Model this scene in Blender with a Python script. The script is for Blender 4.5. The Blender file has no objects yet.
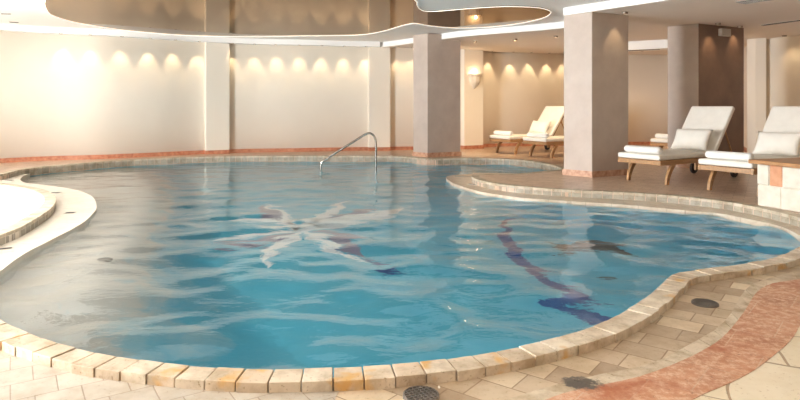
import bpy, bmesh, math, random
import numpy as np
from mathutils import Vector, Matrix
from mathutils.geometry import tessellate_polygon
random.seed(7)
S = bpy.context.scene
COL = S.collection
EYE, F, HY, CX = 1.1, 600.0, 106.0, 400.0

def P(px, py, z=0.0):
    d = F*(EYE-z)/(py-HY)
    return Vector(((px-CX)*d/F, d, z))
ZW, DEPTH = -0.10, 1.2
def PW(px, py, DEPTH=DEPTH):                      # point of the pool floor seen through the water at a pixel
    w = P(px, py, ZW)
    v = Vector((w.x, w.y, ZW-EYE)).normalized()
    h = Vector((v.x, v.y, 0)); s = h.length; h.normalize()
    s2 = s/1.33; t = s2/math.sqrt(1-s2*s2)
    return Vector((w.x+h.x*t*DEPTH, w.y+h.y*t*DEPTH, ZW-DEPTH))

# ------------------------------------------------------------------ materials
def newmat(name):
    m = bpy.data.materials.new(name); m.use_nodes = True
    nt = m.node_tree; b = nt.nodes['Principled BSDF']
    return m, nt, b
def N(nt, t, **kw):
    n = nt.nodes.new(t)
    for k, v in kw.items():
        if k in n.inputs: n.inputs[k].default_value = v
        else: setattr(n, k, v)
    return n
def coords(nt, scale=(1, 1, 1), rot=0.0):
    tc = N(nt, 'ShaderNodeTexCoord'); mp = N(nt, 'ShaderNodeMapping')
    mp.inputs['Scale'].default_value = scale; mp.inputs['Rotation'].default_value = (0, 0, rot)
    nt.links.new(tc.outputs['Object'], mp.inputs['Vector']); return mp.outputs['Vector']
def ramp(nt, fac, stops):
    r = N(nt, 'ShaderNodeValToRGB'); e = r.color_ramp.elements
    while len(e) > 1: e.remove(e[-1])
    e[0].position = stops[0][0]; e[0].color = (*stops[0][1], 1)
    for p, c in stops[1:]:
        x = e.new(p); x.color = (*c, 1)
    nt.links.new(fac, r.inputs['Fac']); return r.outputs['Color']
def mixc(nt, fac, a, b, mode='MIX'):
    m = N(nt, 'ShaderNodeMix'); m.data_type = 'RGBA'; m.blend_type = mode
    if isinstance(fac, float): m.inputs[0].default_value = fac
    else: nt.links.new(fac, m.inputs[0])
    for s, i in ((a, 6), (b, 7)):
        if isinstance(s, tuple): m.inputs[i].default_value = (*s, 1)
        else: nt.links.new(s, m.inputs[i])
    return m.outputs[2]
def bump(nt, b, h, strength=.3, dist=.01):
    n = N(nt, 'ShaderNodeBump', Strength=strength, Distance=dist)
    nt.links.new(h, n.inputs['Height']); nt.links.new(n.outputs['Normal'], b.inputs['Normal'])
def noise(nt, vec, scale, detail=4, rough=.55):
    n = N(nt, 'ShaderNodeTexNoise', Scale=scale, Detail=detail, Roughness=rough)
    nt.links.new(vec, n.inputs['Vector']); return n.outputs['Fac']

def plaster(name, c1, c2, scale=1.2, rough=.75):
    m, nt, b = newmat(name); v = coords(nt)
    f = noise(nt, v, scale, 6, .6)
    nt.links.new(ramp(nt, f, [(.3, c1), (.7, c2)]), b.inputs['Base Color'])
    b.inputs['Roughness'].default_value = rough
    bump(nt, b, noise(nt, v, 30, 3), .08, .004); return m
def plain(name, c, rough=.5, metal=0.0, bscale=60, bstr=.08, var=.06):
    m, nt, b = newmat(name); v = coords(nt)
    f = noise(nt, v, 9, 4)
    lo = tuple(max(0, x*(1-var)) for x in c); hi = tuple(min(1, x*(1+var)) for x in c)
    nt.links.new(ramp(nt, f, [(.3, lo), (.7, hi)]), b.inputs['Base Color'])
    b.inputs['Roughness'].default_value = rough; b.inputs['Metallic'].default_value = metal
    bump(nt, b, noise(nt, v, bscale, 3), bstr, .003); return m
def wood(name, c1, c2, ax=0):
    m, nt, b = newmat(name)
    sc = [14, 14, 14]; sc[ax] = 1.2
    v = coords(nt, tuple(sc)); f = noise(nt, v, 2.2, 5, .6)
    nt.links.new(ramp(nt, f, [(.3, c1), (.7, c2)]), b.inputs['Base Color'])
    b.inputs['Roughness'].default_value = .45; bump(nt, b, f, .15, .003); return m
def stones(name, cols, rough=.55, stain=None, nscale=7, extra=None):
    """separate stones in one mesh: a tint of its own for each, pitted travertine"""
    m, nt, b = newmat(name); v = coords(nt)
    g = N(nt, 'ShaderNodeNewGeometry')
    n = len(cols)
    base = ramp(nt, g.outputs['Random Per Island'], [(i/max(1, n-1), c) for i, c in enumerate(cols)])
    f = noise(nt, v, nscale, 6, .65)
    k = ramp(nt, f, [(.36, (.66, .60, .52)), (.58, (1, 1, 1))])
    c = mixc(nt, 1.0, base, k, 'MULTIPLY')
    if stain:
        f2 = noise(nt, coords(nt, (1.0, 1.0, 1.0)), 5.2, 3, .5)
        s = ramp(nt, f2, [(.60, (0, 0, 0)), (.70, (1, 1, 1))])
        c = mixc(nt, s, c, stain)
    pit = noise(nt, v, 55, 4, .7)
    pk = ramp(nt, pit, [(.30, (.55, .47, .38)), (.40, (1, 1, 1))])
    c = mixc(nt, 1.0, c, pk, 'MULTIPLY')
    if extra: c = extra(nt, c, v)
    nt.links.new(c, b.inputs['Base Color']); b.inputs['Roughness'].default_value = rough
    bump(nt, b, pit, .25, .004); return m
def paving(name, c1, c2, mortar, w, h, rot=0.0, rough=.5, msize=.004, offset=.5, blotch=(.8, .75, .68), warp=0.0, extra=None):
    m, nt, b = newmat(name); v = coords(nt, (1, 1, 1), rot); v0 = coords(nt)
    if warp:
        nz = N(nt, 'ShaderNodeTexNoise', Scale=1.6, Detail=1.0); nt.links.new(v, nz.inputs['Vector'])
        va = N(nt, 'ShaderNodeVectorMath'); va.operation = 'MULTIPLY_ADD'
        nt.links.new(nz.outputs['Color'], va.inputs[0]); va.inputs[1].default_value = (warp, warp, 0); nt.links.new(v, va.inputs[2])
        v = va.outputs[0]
    br = N(nt, 'ShaderNodeTexBrick'); br.offset = offset
    br.inputs['Color1'].default_value = (*c1, 1); br.inputs['Color2'].default_value = (*c2, 1); br.inputs['Mortar'].default_value = (*mortar, 1)
    br.inputs['Scale'].default_value = 1; br.inputs['Brick Width'].default_value = w; br.inputs['Row Height'].default_value = h
    br.inputs['Mortar Size'].default_value = msize; br.inputs['Mortar Smooth'].default_value = .3
    nt.links.new(v, br.inputs['Vector'])
    f = noise(nt, v0, 6, 6, .65)
    c = mixc(nt, 1.0, br.outputs['Color'], ramp(nt, f, [(.36, blotch), (.58, (1, 1, 1))]), 'MULTIPLY')
    pit = noise(nt, v0, 50, 4, .7)
    c = mixc(nt, 1.0, c, ramp(nt, pit, [(.30, (.7, .62, .52)), (.40, (1, 1, 1))]), 'MULTIPLY')
    if extra: c = extra(nt, c, v0)
    nt.links.new(c, b.inputs['Base Color']); b.inputs['Roughness'].default_value = rough
    inv = N(nt, 'ShaderNodeMath'); inv.operation = 'SUBTRACT'; inv.inputs[0].default_value = 1
    nt.links.new(br.outputs['Fac'], inv.inputs[1]); bump(nt, b, inv.outputs[0], .4, .004); return m
def emit(name, c, s):
    m, nt, b = newmat(name)
    b.inputs['Base Color'].default_value = (*c, 1); b.inputs['Emission Color'].default_value = (*c, 1)
    b.inputs['Emission Strength'].default_value = s; return m

def blots(spots):
    """stains with a place of their own on the paving"""
    def fn(nt, c, v):
        nz = N(nt, 'ShaderNodeTexNoise', Scale=26.0, Detail=5.0, Roughness=.7); nt.links.new(v, nz.inputs['Vector'])
        for (pt, r, colr, sq) in spots:
            d = N(nt, 'ShaderNodeVectorMath'); d.operation = 'SUBTRACT'; d.inputs[1].default_value = (pt.x, pt.y, pt.z)
            nt.links.new(v, d.inputs[0])
            q = N(nt, 'ShaderNodeVectorMath'); q.operation = 'MULTIPLY'; q.inputs[1].default_value = sq
            nt.links.new(d.outputs[0], q.inputs[0])
            l = N(nt, 'ShaderNodeVectorMath'); l.operation = 'LENGTH'; nt.links.new(q.outputs[0], l.inputs[0])
            a = N(nt, 'ShaderNodeMath'); a.operation = 'MULTIPLY_ADD'; a.inputs[1].default_value = r*2.2; nt.links.new(nz.outputs['Fac'], a.inputs[0])
            nt.links.new(l.outputs['Value'], a.inputs[2])
            fac = ramp(nt, a.outputs[0], [(r*1.75, (1, 1, 1)), (r*2.1, (0, 0, 0))])
            c = mixc(nt, fac, c, colr)
        return c
    return fn

M = {}
M['wall'] = plaster('cream_plaster', (.83, .755, .645), (.86, .79, .685), .9)
M['ceil'] = plaster('white_ceiling_paint', (.90, .89, .87), (.92, .91, .89))
M['ceilB'] = plaster('warm_ceiling_paint', (.80, .73, .66), (.83, .76, .69))
M['fascia'] = plaster('white_fascia_paint', (.90, .89, .87), (.92, .91, .89))
M['pillar'] = plaster('mauve_stucco', (.485, .39, .33), (.585, .485, .415), 2.2, .55)
M['redmarble'] = plaster('red_marble', (.36, .105, .05), (.62, .30, .18), 14, .35)
M['plinth'] = plaster('pillar_marble', (.40, .16, .09), (.74, .50, .34), 11, .35)
M['deck'] = paving('deck_pavers', (.62, .45, .33), (.69, .52, .40), (.36, .25, .18), .24, .12, math.radians(31.5), .28)
M['ledge'] = paving('ledge_stone', (.80, .73, .63), (.82, .75, .65), (.7, .62, .52), .5, .5, .3, .35, .003, blotch=(.93, .9, .86))
M['ledgeR'] = paving('ledge_stone_tan', (.66, .55, .43), (.70, .59, .47), (.5, .4, .3), .3, .3, .3, .3, .003)
M['leftdeck'] = paving('pale_pavers', (.84, .78, .70), (.86, .80, .72), (.74, .66, .57), .3, .3, .2, .4, .003, blotch=(.92, .89, .85))
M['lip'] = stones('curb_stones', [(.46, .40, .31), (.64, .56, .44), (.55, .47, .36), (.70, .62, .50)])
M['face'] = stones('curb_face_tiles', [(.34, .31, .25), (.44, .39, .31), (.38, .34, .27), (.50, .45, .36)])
M['coping'] = stones('travertine_coping', [(.66, .54, .41), (.74, .63, .50), (.62, .49, .36), (.75, .65, .52), (.70, .57, .43)], .5, (.62, .36, .13))
M['tile'] = None
M['basin'] = plaster('blue_pool_mosaic', (.09, .45, .60), (.13, .53, .68), 3, .4)
M['sand'] = plaster('sand_coloured_mosaic', (.66, .59, .51), (.78, .71, .63), 3, .5)
M['white_mosaic'] = plaster('white_pool_mosaic', (.88, .90, .89), (.93, .95, .94), 6, .4)
M['purple_mosaic'] = plaster('purple_pool_mosaic', (.24, .24, .34), (.33, .30, .40), 8, .4)
M['navy_mosaic'] = plaster('navy_pool_mosaic', (.02, .07, .24), (.05, .13, .34), 8, .4)
M['grey_mosaic'] = plaster('dark_grey_mosaic', (.012, .05, .07), (.03, .08, .10), 8, .4)
M['teak'] = wood('teak', (.31, .16, .07), (.50, .285, .13))
M['teaky'] = wood('teak_crosswise', (.28, .15, .065), (.46, .265, .12), 1)
M['counter'] = wood('counter_wood', (.34, .16, .065), (.52, .27, .115), 1)
M['canvas'] = plain('cream_canvas', (.86, .82, .75), .85, 0, 180, .12, .03)
M['towel'] = plain('white_terry', (.86, .84, .81), .95, 0, 220, .35, .03)
M['rubber'] = plain('dark_rubber', (.035, .022, .018), .6)
M['brass'] = plain('worn_brass', (.45, .30, .16), .4, .8)
M['steel'] = plain('polished_steel', (.40, .38, .36), .12, 1.0, 30, .02)
M['iron'] = plain('cast_iron', (.17, .145, .125), .45, .4, 80, .3, .25)
M['dark'] = plain('dark_slot', (.03, .028, .025), .7)
M['limestone'] = plaster('rough_limestone', (.64, .58, .48), (.78, .72, .62), 9, .9)
M['redstone'] = plaster('red_sandstone', (.56, .26, .14), (.68, .36, .22), 12, .9)
M['sconce'] = plain('sconce_plaster', (.74, .66, .55), .7)
M['vent'] = plain('vent_paint', (.60, .56, .50), .5)
M['ring'] = plain('downlight_ring', (.22, .17, .13), .4, .5)
M['lamp'] = emit('lamp_face', (1, .80, .52), 5)
M['led'] = emit('led_strip', (1, .92, .80), 1.0)
M['bulb'] = emit('sconce_bulb', (1, .78, .48), 6)
M['grille'] = plain('grille_metal', (.45, .40, .34), .4, .6)

mp, nt, b = newmat('glossy_stretch_ceiling'); M['mirror'] = mp
b.inputs['Base Color'].default_value = (.19, .15, .12, 1); b.inputs['Roughness'].default_value = .03; b.inputs['Metallic'].default_value = 1; b.inputs['Specular Tint'].default_value = (.70, .60, .50, 1)
bump(nt, b, noise(nt, coords(nt), .7, 1), .05, .02)

mw, nt, b = newmat('pool_water'); M['water'] = mw
nt.nodes.remove(b)
gl = N(nt, 'ShaderNodeBsdfGlass', IOR=1.37, Roughness=0.0)
gl.inputs['Color'].default_value = (.95, .985, 1, 1)
bn = N(nt, 'ShaderNodeBump', Strength=.22, Distance=.02)
nt.links.new(noise(nt, coords(nt, (1, 1.6, 1)), 9, 3, .5), bn.inputs['Height']); nt.links.new(bn.outputs['Normal'], gl.inputs['Normal'])
nt.links.new(gl.outputs[0], nt.nodes['Material Output'].inputs['Surface'])

stain_pt = P(580, 384, -.095)
soot = blots([(stain_pt, .085, (.10, .08, .065), (1, 1.1, 1))])
M['border'] = stones('pale_border_stones', [(.62, .50, .37), (.72, .61, .47), (.58, .47, .34)], .55, extra=soot)
M['tile'] = paving('travertine_pavers', (.42, .30, .20), (.74, .60, .43), (.34, .23, .14), .215, .165, math.radians(37), .42, .004, .35,
                   extra=blots([(stain_pt, .085, (.10, .08, .065), (1, 1.1, 1)),
                                (P(439, 387, -.095), .012, (.90, .86, .78), (2.6, .8, 1))]))
M['tileL'] = paving('pale_foreground_pavers', (.50, .44, .37), (.58, .52, .44), (.36, .28, .21), .17, .17, math.radians(-33), .42, .003, .5)
def redmix(nt, c, v):
    f = noise(nt, v, 22, 8, .8); f2 = noise(nt, v, 4.5, 5, .7)
    c = mixc(nt, ramp(nt, f, [(.46, (0, 0, 0)), (.60, (1, 1, 1))]), c, (.70, .47, .33))
    c = mixc(nt, ramp(nt, f2, [(.30, (1, 1, 1)), (.48, (0, 0, 0))]), c, (.42, .13, .055))
    c = soot(nt, c, v)
    return mixc(nt, ramp(nt, noise(nt, v, 34, 6, .8), [(.34, (1, 1, 1)), (.40, (0, 0, 0))]), c, (.26, .10, .05))
M['red'] = paving('red_travertine', (.52, .225, .12), (.62, .31, .18), (.62, .40, .28), .34, .30, math.radians(40), .4, .004, .5, (.78, .68, .60), extra=redmix)
M['slab'] = paving('cream_slabs', (.80, .68, .50), (.83, .71, .54), (.42, .30, .19), .62, .42, math.radians(20), .45, .006, .45, (.93, .9, .85), warp=.35)

# ------------------------------------------------------------------ mesh helpers
def obj(name, bm, mat, parent=None, smooth=False, bevel=0.0, seg=2):
    me = bpy.data.meshes.new(name); bmesh.ops.recalc_face_normals(bm, faces=bm.faces); bm.to_mesh(me); bm.free()
    for m in (mat if isinstance(mat, (list, tuple)) else [mat]): me.materials.append(m)
    if smooth: me.shade_smooth()
    o = bpy.data.objects.new(name, me); COL.objects.link(o)
    if parent: o.parent = parent
    if bevel:
        md = o.modifiers.new('edges', 'BEVEL'); md.width = bevel; md.segments = seg; md.limit_method = 'ANGLE'; md.angle_limit = .6
    return o
def tag(o, label, cat, group=None, kind=None):
    o['label'] = label
    if cat: o['category'] = cat
    if group: o['group'] = group
    if kind: o['kind'] = kind
    return o
def struct(o):
    o['kind'] = 'structure'; return o
def empty(name, loc, rz=0.0):
    o = bpy.data.objects.new(name, None); o.empty_display_size = .1; COL.objects.link(o)
    o.location = loc; o.rotation_euler = (0, 0, rz); return o
def copy_tree(o, parent=None):
    c = o.copy(); COL.objects.link(c)
    if parent: c.parent = parent
    for ch in list(o.children): copy_tree(ch, c)
    return c
def box(bm, x0, x1, y0, y1, z0, z1, mtx=None):
    vs = [bm.verts.new((x, y, z)) for x in (x0, x1) for y in (y0, y1) for z in (z0, z1)]
    if mtx is not None:
        for v in vs: v.co = mtx @ v.co
    for f in ((0, 1, 3, 2), (4, 6, 7, 5), (0, 4, 5, 1), (2, 3, 7, 6), (0, 2, 6, 4), (1, 5, 7, 3)):
        bm.faces.new([vs[i] for i in f])
def hexa(bm, a):   # eight corners: bottom four, top four
    vs = [bm.verts.new(p) for p in a]
    for f in ((3, 2, 1, 0), (4, 5, 6, 7), (0, 1, 5, 4), (1, 2, 6, 5), (2, 3, 7, 6), (3, 0, 4, 7)):
        bm.faces.new([vs[i] for i in f])
def prism(bm, pts, z0, z1):
    a = [bm.verts.new((p[0], p[1], z0)) for p in pts]; t = [bm.verts.new((p[0], p[1], z1)) for p in pts]
    n = len(pts)
    for tri in tessellate_polygon([[Vector((p[0], p[1], 0)) for p in pts]]):
        bm.faces.new([t[i] for i in tri]); bm.faces.new([a[i] for i in reversed(tri)])
    for i in range(n): bm.faces.new((a[i], a[(i+1) % n], t[(i+1) % n], t[i]))
def tube(bm, path, r, seg=12, cap=True):
    rings = []; n = len(path); up = Vector((0, 0, 1)); pv = None
    for i, p in enumerate(path):
        t = (path[min(i+1, n-1)]-path[max(i-1, 0)]).normalized()
        if pv is None:
            a = t.cross(up) if abs(t.z) < .95 else t.cross(Vector((1, 0, 0)))
        else: a = pv - t*pv.dot(t)
        a.normalize(); pv = a; bb = t.cross(a)
        rr = r[i] if isinstance(r, (list, tuple)) else r
        rings.append([bm.verts.new(p+a*rr*math.cos(2*math.pi*k/seg)+bb*rr*math.sin(2*math.pi*k/seg)) for k in range(seg)])
    for i in range(n-1):
        for k in range(seg):
            bm.faces.new((rings[i][k], rings[i][(k+1) % seg], rings[i+1][(k+1) % seg], rings[i+1][k]))
    if cap:
        bm.faces.new(list(reversed(rings[0]))); bm.faces.new(rings[-1])
def lathe(bm, prof, seg=24, mtx=None):
    rings = []
    for r, z in prof:
        ring = []
        for k in range(seg):
            v = Vector((r*math.cos(2*math.pi*k/seg), r*math.sin(2*math.pi*k/seg), z))
            ring.append(bm.verts.new(mtx @ v if mtx is not None else v))
        rings.append(ring)
    for i in range(len(rings)-1):
        for k in range(seg): bm.faces.new((rings[i][k], rings[i][(k+1) % seg], rings[i+1][(k+1) % seg], rings[i+1][k]))
    bm.faces.new(list(reversed(rings[0]))); bm.faces.new(rings[-1])
def smooth(pts, n=6, closed=False):
    out = []; L = len(pts)
    rng = range(L if closed else L-1)
    g = (lambda i: pts[i % L]) if closed else (lambda i: pts[max(0, min(L-1, i))])
    for i in rng:
        p0, p1, p2, p3 = g(i-1), g(i), g(i+1), g(i+2)
        for k in range(n):
            t = k/n
            out.append(.5*((2*p1)+(p2-p0)*t+(2*p0-5*p1+4*p2-p3)*t*t+(3*p1-p0-3*p2+p3)*t**3))
    if not closed: out.append(pts[-1])
    return out
def resample(path, step):
    out = [path[0]]; acc = 0.0
    for a, c in zip(path, path[1:]):
        l = (c-a).length
        if l == 0: continue
        pos = step-acc
        while pos <= l:
            out.append(a+(c-a)*(pos/l)); pos += step
        acc = l-(pos-step)
    return out
def normals(path):
    ns = []
    for i in range(len(path)):
        t = path[min(i+1, len(path)-1)]-path[max(i-1, 0)]; t.z = 0; t.normalize()
        ns.append(Vector((-t.y, t.x, 0)))
    return ns
def stone_row(path, width, z0, z1, step, side, gap=.004, jit=.0, out=0.0):
    """a row of separate stones along a path; side +1 lays them left of it"""
    p = resample(path, step); ns = normals(p); bm = bmesh.new()
    for i in range(len(p)-1):
        a, c = p[i], p[i+1]; t = (c-a).normalized()*gap*.5
        j = random.uniform(-jit, jit); w = width+random.uniform(-jit, jit)
        na, nc = ns[i]*side, ns[i+1]*side
        q = [a+t-na*out, c-t-nc*out, c-t+nc*w, a+t+na*w]
        hexa(bm, [Vector((v.x, v.y, z0)) for v in q]+[Vector((v.x, v.y, z1+j*.5)) for v in q])
    return bm
def ribbon(bm, A, B, z):
    """flat strip between two paths of equal length, with 4 mm of body"""
    n = len(A)
    for k in range(n-1):
        hexa(bm, [Vector((v.x, v.y, z-.01)) for v in (A[k], A[k+1], B[k+1], B[k])]+[Vector((v.x, v.y, z)) for v in (A[k], A[k+1], B[k+1], B[k])])
def even(path, n):
    L = [0]
    for a, c in zip(path, path[1:]): L.append(L[-1]+(c-a).length)
    out = []; j = 0
    for k in range(n):
        s = L[-1]*k/(n-1)
        while j < len(path)-2 and L[j+1] < s: j += 1
        out.append(path[j].lerp(path[j+1], (s-L[j])/max(1e-9, L[j+1]-L[j])))
    return out
def slab(name, pts, ztop, mats, zbot=-1.32):
    bm = bmesh.new(); prism(bm, pts, zbot, ztop)
    if zbot < -1: bmesh.ops.bisect_plane(bm, geom=bm.verts[:]+bm.edges[:]+bm.faces[:], plane_co=(0, 0, -.17), plane_no=(0, 0, 1))
    bmesh.ops.recalc_face_normals(bm, faces=bm.faces)
    for f in bm.faces: f.material_index = 0 if abs(f.normal.z) > .5 or f.calc_center_median().z > -.17 else 1
    return struct(obj(name, bm, mats))

# ------------------------------------------------------------------ the room shell
V2 = lambda x, y, z=0: Vector((x, y, z))
wall_pts = [V2(-9.2, 8.0), V2(-8.95, 9.3), V2(-8.4, 10.6), P(0, 163), P(50, 160.5), P(100, 159), P(150, 156.7), P(200, 154.2), P(250, 152.5), P(300, 151.7), P(350, 150.8), P(393, 150.2), V2(.9, 15.2), V2(1.8, 15.6), V2(2.7, 16.2), V2(4.46, 16.7), V2(7.0, 17.0), V2(9.4, 17.3)]
WP = smooth(wall_pts, 6)
ZT, ZB, ZA = 3.0, 2.55, 2.673
def wall_strip(path, z0, z1, thick, side):
    bm = bmesh.new(); ns = normals(path)
    a = [bm.verts.new((p.x, p.y, z)) for p in path for z in (z0, z1)]
    o = [bm.verts.new((p.x+n.x*thick*side, p.y+n.y*thick*side, z)) for p, n in zip(path, ns) for z in (z0, z1)]
    for i in range(len(path)-1):
        j = 2*i
        bm.faces.new((a[j], a[j+2], a[j+3], a[j+1])); bm.faces.new((o[j], o[j+1], o[j+3], o[j+2]))
        bm.faces.new((a[j+1], a[j+3], o[j+3], o[j+1])); bm.faces.new((a[j], o[j], o[j+2], a[j+2]))
    for j in (0, 2*len(path)-2): bm.faces.new((a[j], a[j+1], o[j+1], o[j]))
    return bm
w = struct(obj('wall_back', wall_strip(WP, -.1, ZT, .2, 1), M['wall'], smooth=False)); w.data.shade_smooth()
struct(obj('baseboard_back', wall_strip(WP, 0, .088, .022, -1), M['redmarble']))
right_pts = [V2(9.4, 17.3), V2(8.6, 15.0), V2(7.64, 12.9), V2(7.9, 13.0), V2(8.17, 12.25), V2(10.5, 5.8), V2(14, -4)]
bm = bmesh.new()
for a, c in zip(right_pts, right_pts[1:]):
    t = (c-a).normalized(); n = Vector((-t.y, t.x, 0))
    q = [a, c, c+n*.2, a+n*.2]
    hexa(bm, [Vector((v.x, v.y, -.1)) for v in q]+[Vector((v.x, v.y, ZT)) for v in q])
struct(obj('wall_right', bm, M['wall']))
bm = bmesh.new()
for a, c in zip(right_pts, right_pts[1:]):
    t = (c-a).normalized(); n = Vector((-t.y, t.x, 0))
    q = [a, c, c-n*.02, a-n*.02]
    hexa(bm, [Vector((v.x, v.y, 0)) for v in q]+[Vector((v.x, v.y, .088)) for v in q])
struct(obj('baseboard_right', bm, M['redmarble']))
bm = bmesh.new(); box(bm, -9.4, 14.2, -4.2, -4, -.1, ZT); struct(obj('wall_rear', bm, M['wall']))
# the left side is a run of tall windows
bm = bmesh.new(); box(bm, -9.4, -9.2, -4, 8, 2.45, ZT); box(bm, -9.4, -9.2, 6.5, 8, -.1, 2.45); box(bm, -9.4, -9.2, -4, .1, -.1, 2.45)
struct(obj('wall_left', bm, M['wall']))
for k in range(4):
    bm = bmesh.new(); y = .1+1.6*k
    for yy in (y, y+1.54): box(bm, -9.36, -9.28, yy, yy+.06, -.1, 2.45)
    box(bm, -9.36, -9.28, y, y+1.6, 2.39, 2.45); box(bm, -9.36, -9.28, y, y+1.6, -.1, -.04)
    struct(obj('window_%d' % (k+1), bm, M['fascia']))

# ceilings
outer = [V2(-9.2, -4)]+[p.copy() for p in WP]+right_pts[1:]
bm = bmesh.new(); prism(bm, [V2(-9.3, -4.1), V2(-9.3, 12), V2(-6, 14.5), V2(0, 16.5), V2(4, 17.6), V2(9.6, 17.8), V2(9.3, 12.9), V2(14.1, -4.1)], ZA, ZA+.15)
struct(obj('ceiling', bm, M['ceil']))
fas = [P2 for P2 in (V2(-.75, 15.3), V2(-.545, 14.87), V2(-.19, 14.5), V2(.457, 13.65), V2(1.26, 12.6), V2(2.0, 12.0), V2(2.69, 11.5), V2(3.05, 11.15), V2(3.02, 10.6), V2(2.62, 9.62), V2(2.94, 9.2))]
fas = smooth(fas[:8], 6)+fas[8:]
fas += [V2(3.69, 8.2), V2(5.4, 5.9), V2(7.4, 3.2), V2(10, .8)]
low = fas+[V2(13.0, .8), V2(10.6, 5.9), V2(8.3, 12.3), V2(8.0, 13.1), V2(8.7, 15), V2(9.5, 17.5), V2(4.4, 16.9), V2(1.7, 15.75)]
bm = bmesh.new(); prism(bm, low, ZB, ZA-.001); bmesh.ops.recalc_face_normals(bm, faces=bm.faces)
for f in bm.faces: f.material_index = 0 if abs(f.normal.z) > .5 else 1
struct(obj('ceiling_lower', bm, [M['ceilB'], M['fascia']]))
# cornice along the curved wall, carrying the spotlights
nsW = normals(WP)
i1 = min(range(len(WP)), key=lambda i: abs(WP[i].x+.45))
cor = WP[:i1+1]
bm = wall_strip(cor, ZB, ZA, .22, -1); struct(obj('trim_1', bm, M['fascia']))

# glossy ceiling panel
rim = [(48, 11), (56, 16), (74, 21.3), (100, 26), (125, 29.6), (150, 32), (175, 34), (200, 35.2), (250, 36), (300, 35.2), (350, 34.6), (370, 33), (385, 30), (398, 26), (407, 23.6), (415, 22.6), (427, 24.6), (442, 26.4), (460, 27.3), (485, 26.5), (510, 24), (530, 20.6), (545, 16.4), (551, 11.8), (548, 9), (538, 6.6), (520, 5.6), (500, 5.6), (470, 7.4), (440, 10), (426, 10.2), (420, 8), (417, 4), (416, 0)]
rimw = [P(x, y, ZA) for x, y in rim]
rimw += [V2(.05, 8.3, ZA), V2(-.5, 7.5, ZA), V2(-1.5, 6.9, ZA), V2(-3.0, 6.9, ZA), V2(-4.3, 7.7, ZA), V2(-5.2, 8.8, ZA)]
rimc = smooth(rimw, 4, True)
panel = empty('ceiling_panel', (-2.4, 10, ZA))
inv = Matrix.Translation((2.4, -10, -ZA))
bm = bmesh.new(); prism(bm, rimc, ZA-.012, ZA-.002); bm.transform(inv)
obj('gloss_sheet', bm, M['mirror'], panel)
bm = bmesh.new(); lp = [Vector((p.x, p.y, ZA-.018)) for p in rimc]; tube(bm, lp+[lp[0]], .005, 6, False); bm.transform(inv)
o = obj('light_strip', bm, M['led'], panel, True); o['label'] = 'glowing thin light strip along the rim'
tag(panel, 'glossy brown mirror-like curved ceiling panel with a lit rim over the pool', 'ceiling panel')

# bulkhead in front of the far yellow wall
a, c = V2(3.9, 14.25), V2(6.6, 12.6); t = (c-a).normalized(); n = Vector((-t.y, t.x, 0))
bm = bmesh.new(); q = [a, c, c+n*.5, a+n*.5]; hexa(bm, [Vector((v.x, v.y, 2.36)) for v in q]+[Vector((v.x, v.y, ZB+.01)) for v in q])
struct(obj('trim_2', bm, M['fascia']))

# pilasters
def pilaster(px, width, depth, ztop=ZB):
    i = min(range(len(WP)), key=lambda i: abs((WP[i].x/WP[i].y*F+CX)-px))
    c = WP[i]; t = (WP[i+1]-WP[i-1]); t.z = 0; t.normalize(); n = Vector((t.y, -t.x, 0))
    m = Matrix(((t.x, n.x, 0, c.x), (t.y, n.y, 0, c.y), (0, 0, 1, 0), (0, 0, 0, 1)))
    bm = bmesh.new(); box(bm, -width/2, width/2, -.1, depth, 0, ztop, m)
    o = struct(obj('wall_pilaster', bm, M['wall'], bevel=.015))
    bm = bmesh.new(); box(bm, -width/2-.01, width/2+.01, -.05, depth+.02, 0, .088, m)
    struct(obj('baseboard_pilaster', bm, M['redmarble']))
    return c+n*depth, t, n
pilaster(215, .54, .13); pilaster(380.5, .54, .13)
sc_pt, sc_t, sc_n = pilaster(470.5, .62, .2)

# pillars
def pillar(corner, lv, rv, ztop, label):
    c = corner; L, R = Vector((*lv, 0)), Vector((*rv, 0))
    o = empty('pillar', c)
    q = [V2(0, 0), R, R+L, L]
    bm = bmesh.new(); prism(bm, q, 0, ztop); obj('shaft', bm, M['pillar'], o, bevel=.008)
    e = .014; ln, rn = L.normalized(), R.normalized()
    q2 = [-ln*e-rn*e, R-ln*e+rn*e, R+L+ln*e+rn*e, L+ln*e-rn*e]
    bm = bmesh.new(); prism(bm, q2, 0, .095); p = obj('plinth', bm, M['plinth'], o)
    p['label'] = 'mottled red marble plinth'
    tag(o, label, 'pillar', 'plaster pillars'); return o
pil1 = pillar(V2(2.953, 9.23), (-.335, .365), (.70, .36), ZB, 'mauve plaster pillar nearest the pool tip, standing left of the front loungers')
pil2 = pillar(V2(.59, 12.87), (-.30, .335), (.75, .40), ZA-.014, 'plaster pillar standing at the far pool edge beside the handrail')
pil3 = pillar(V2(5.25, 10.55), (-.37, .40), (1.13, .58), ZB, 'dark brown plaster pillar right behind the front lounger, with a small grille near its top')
M['pillar_dark'] = plaster('brown_stucco', (.17, .10, .07), (.24, .15, .105), 2, .55)

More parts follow.
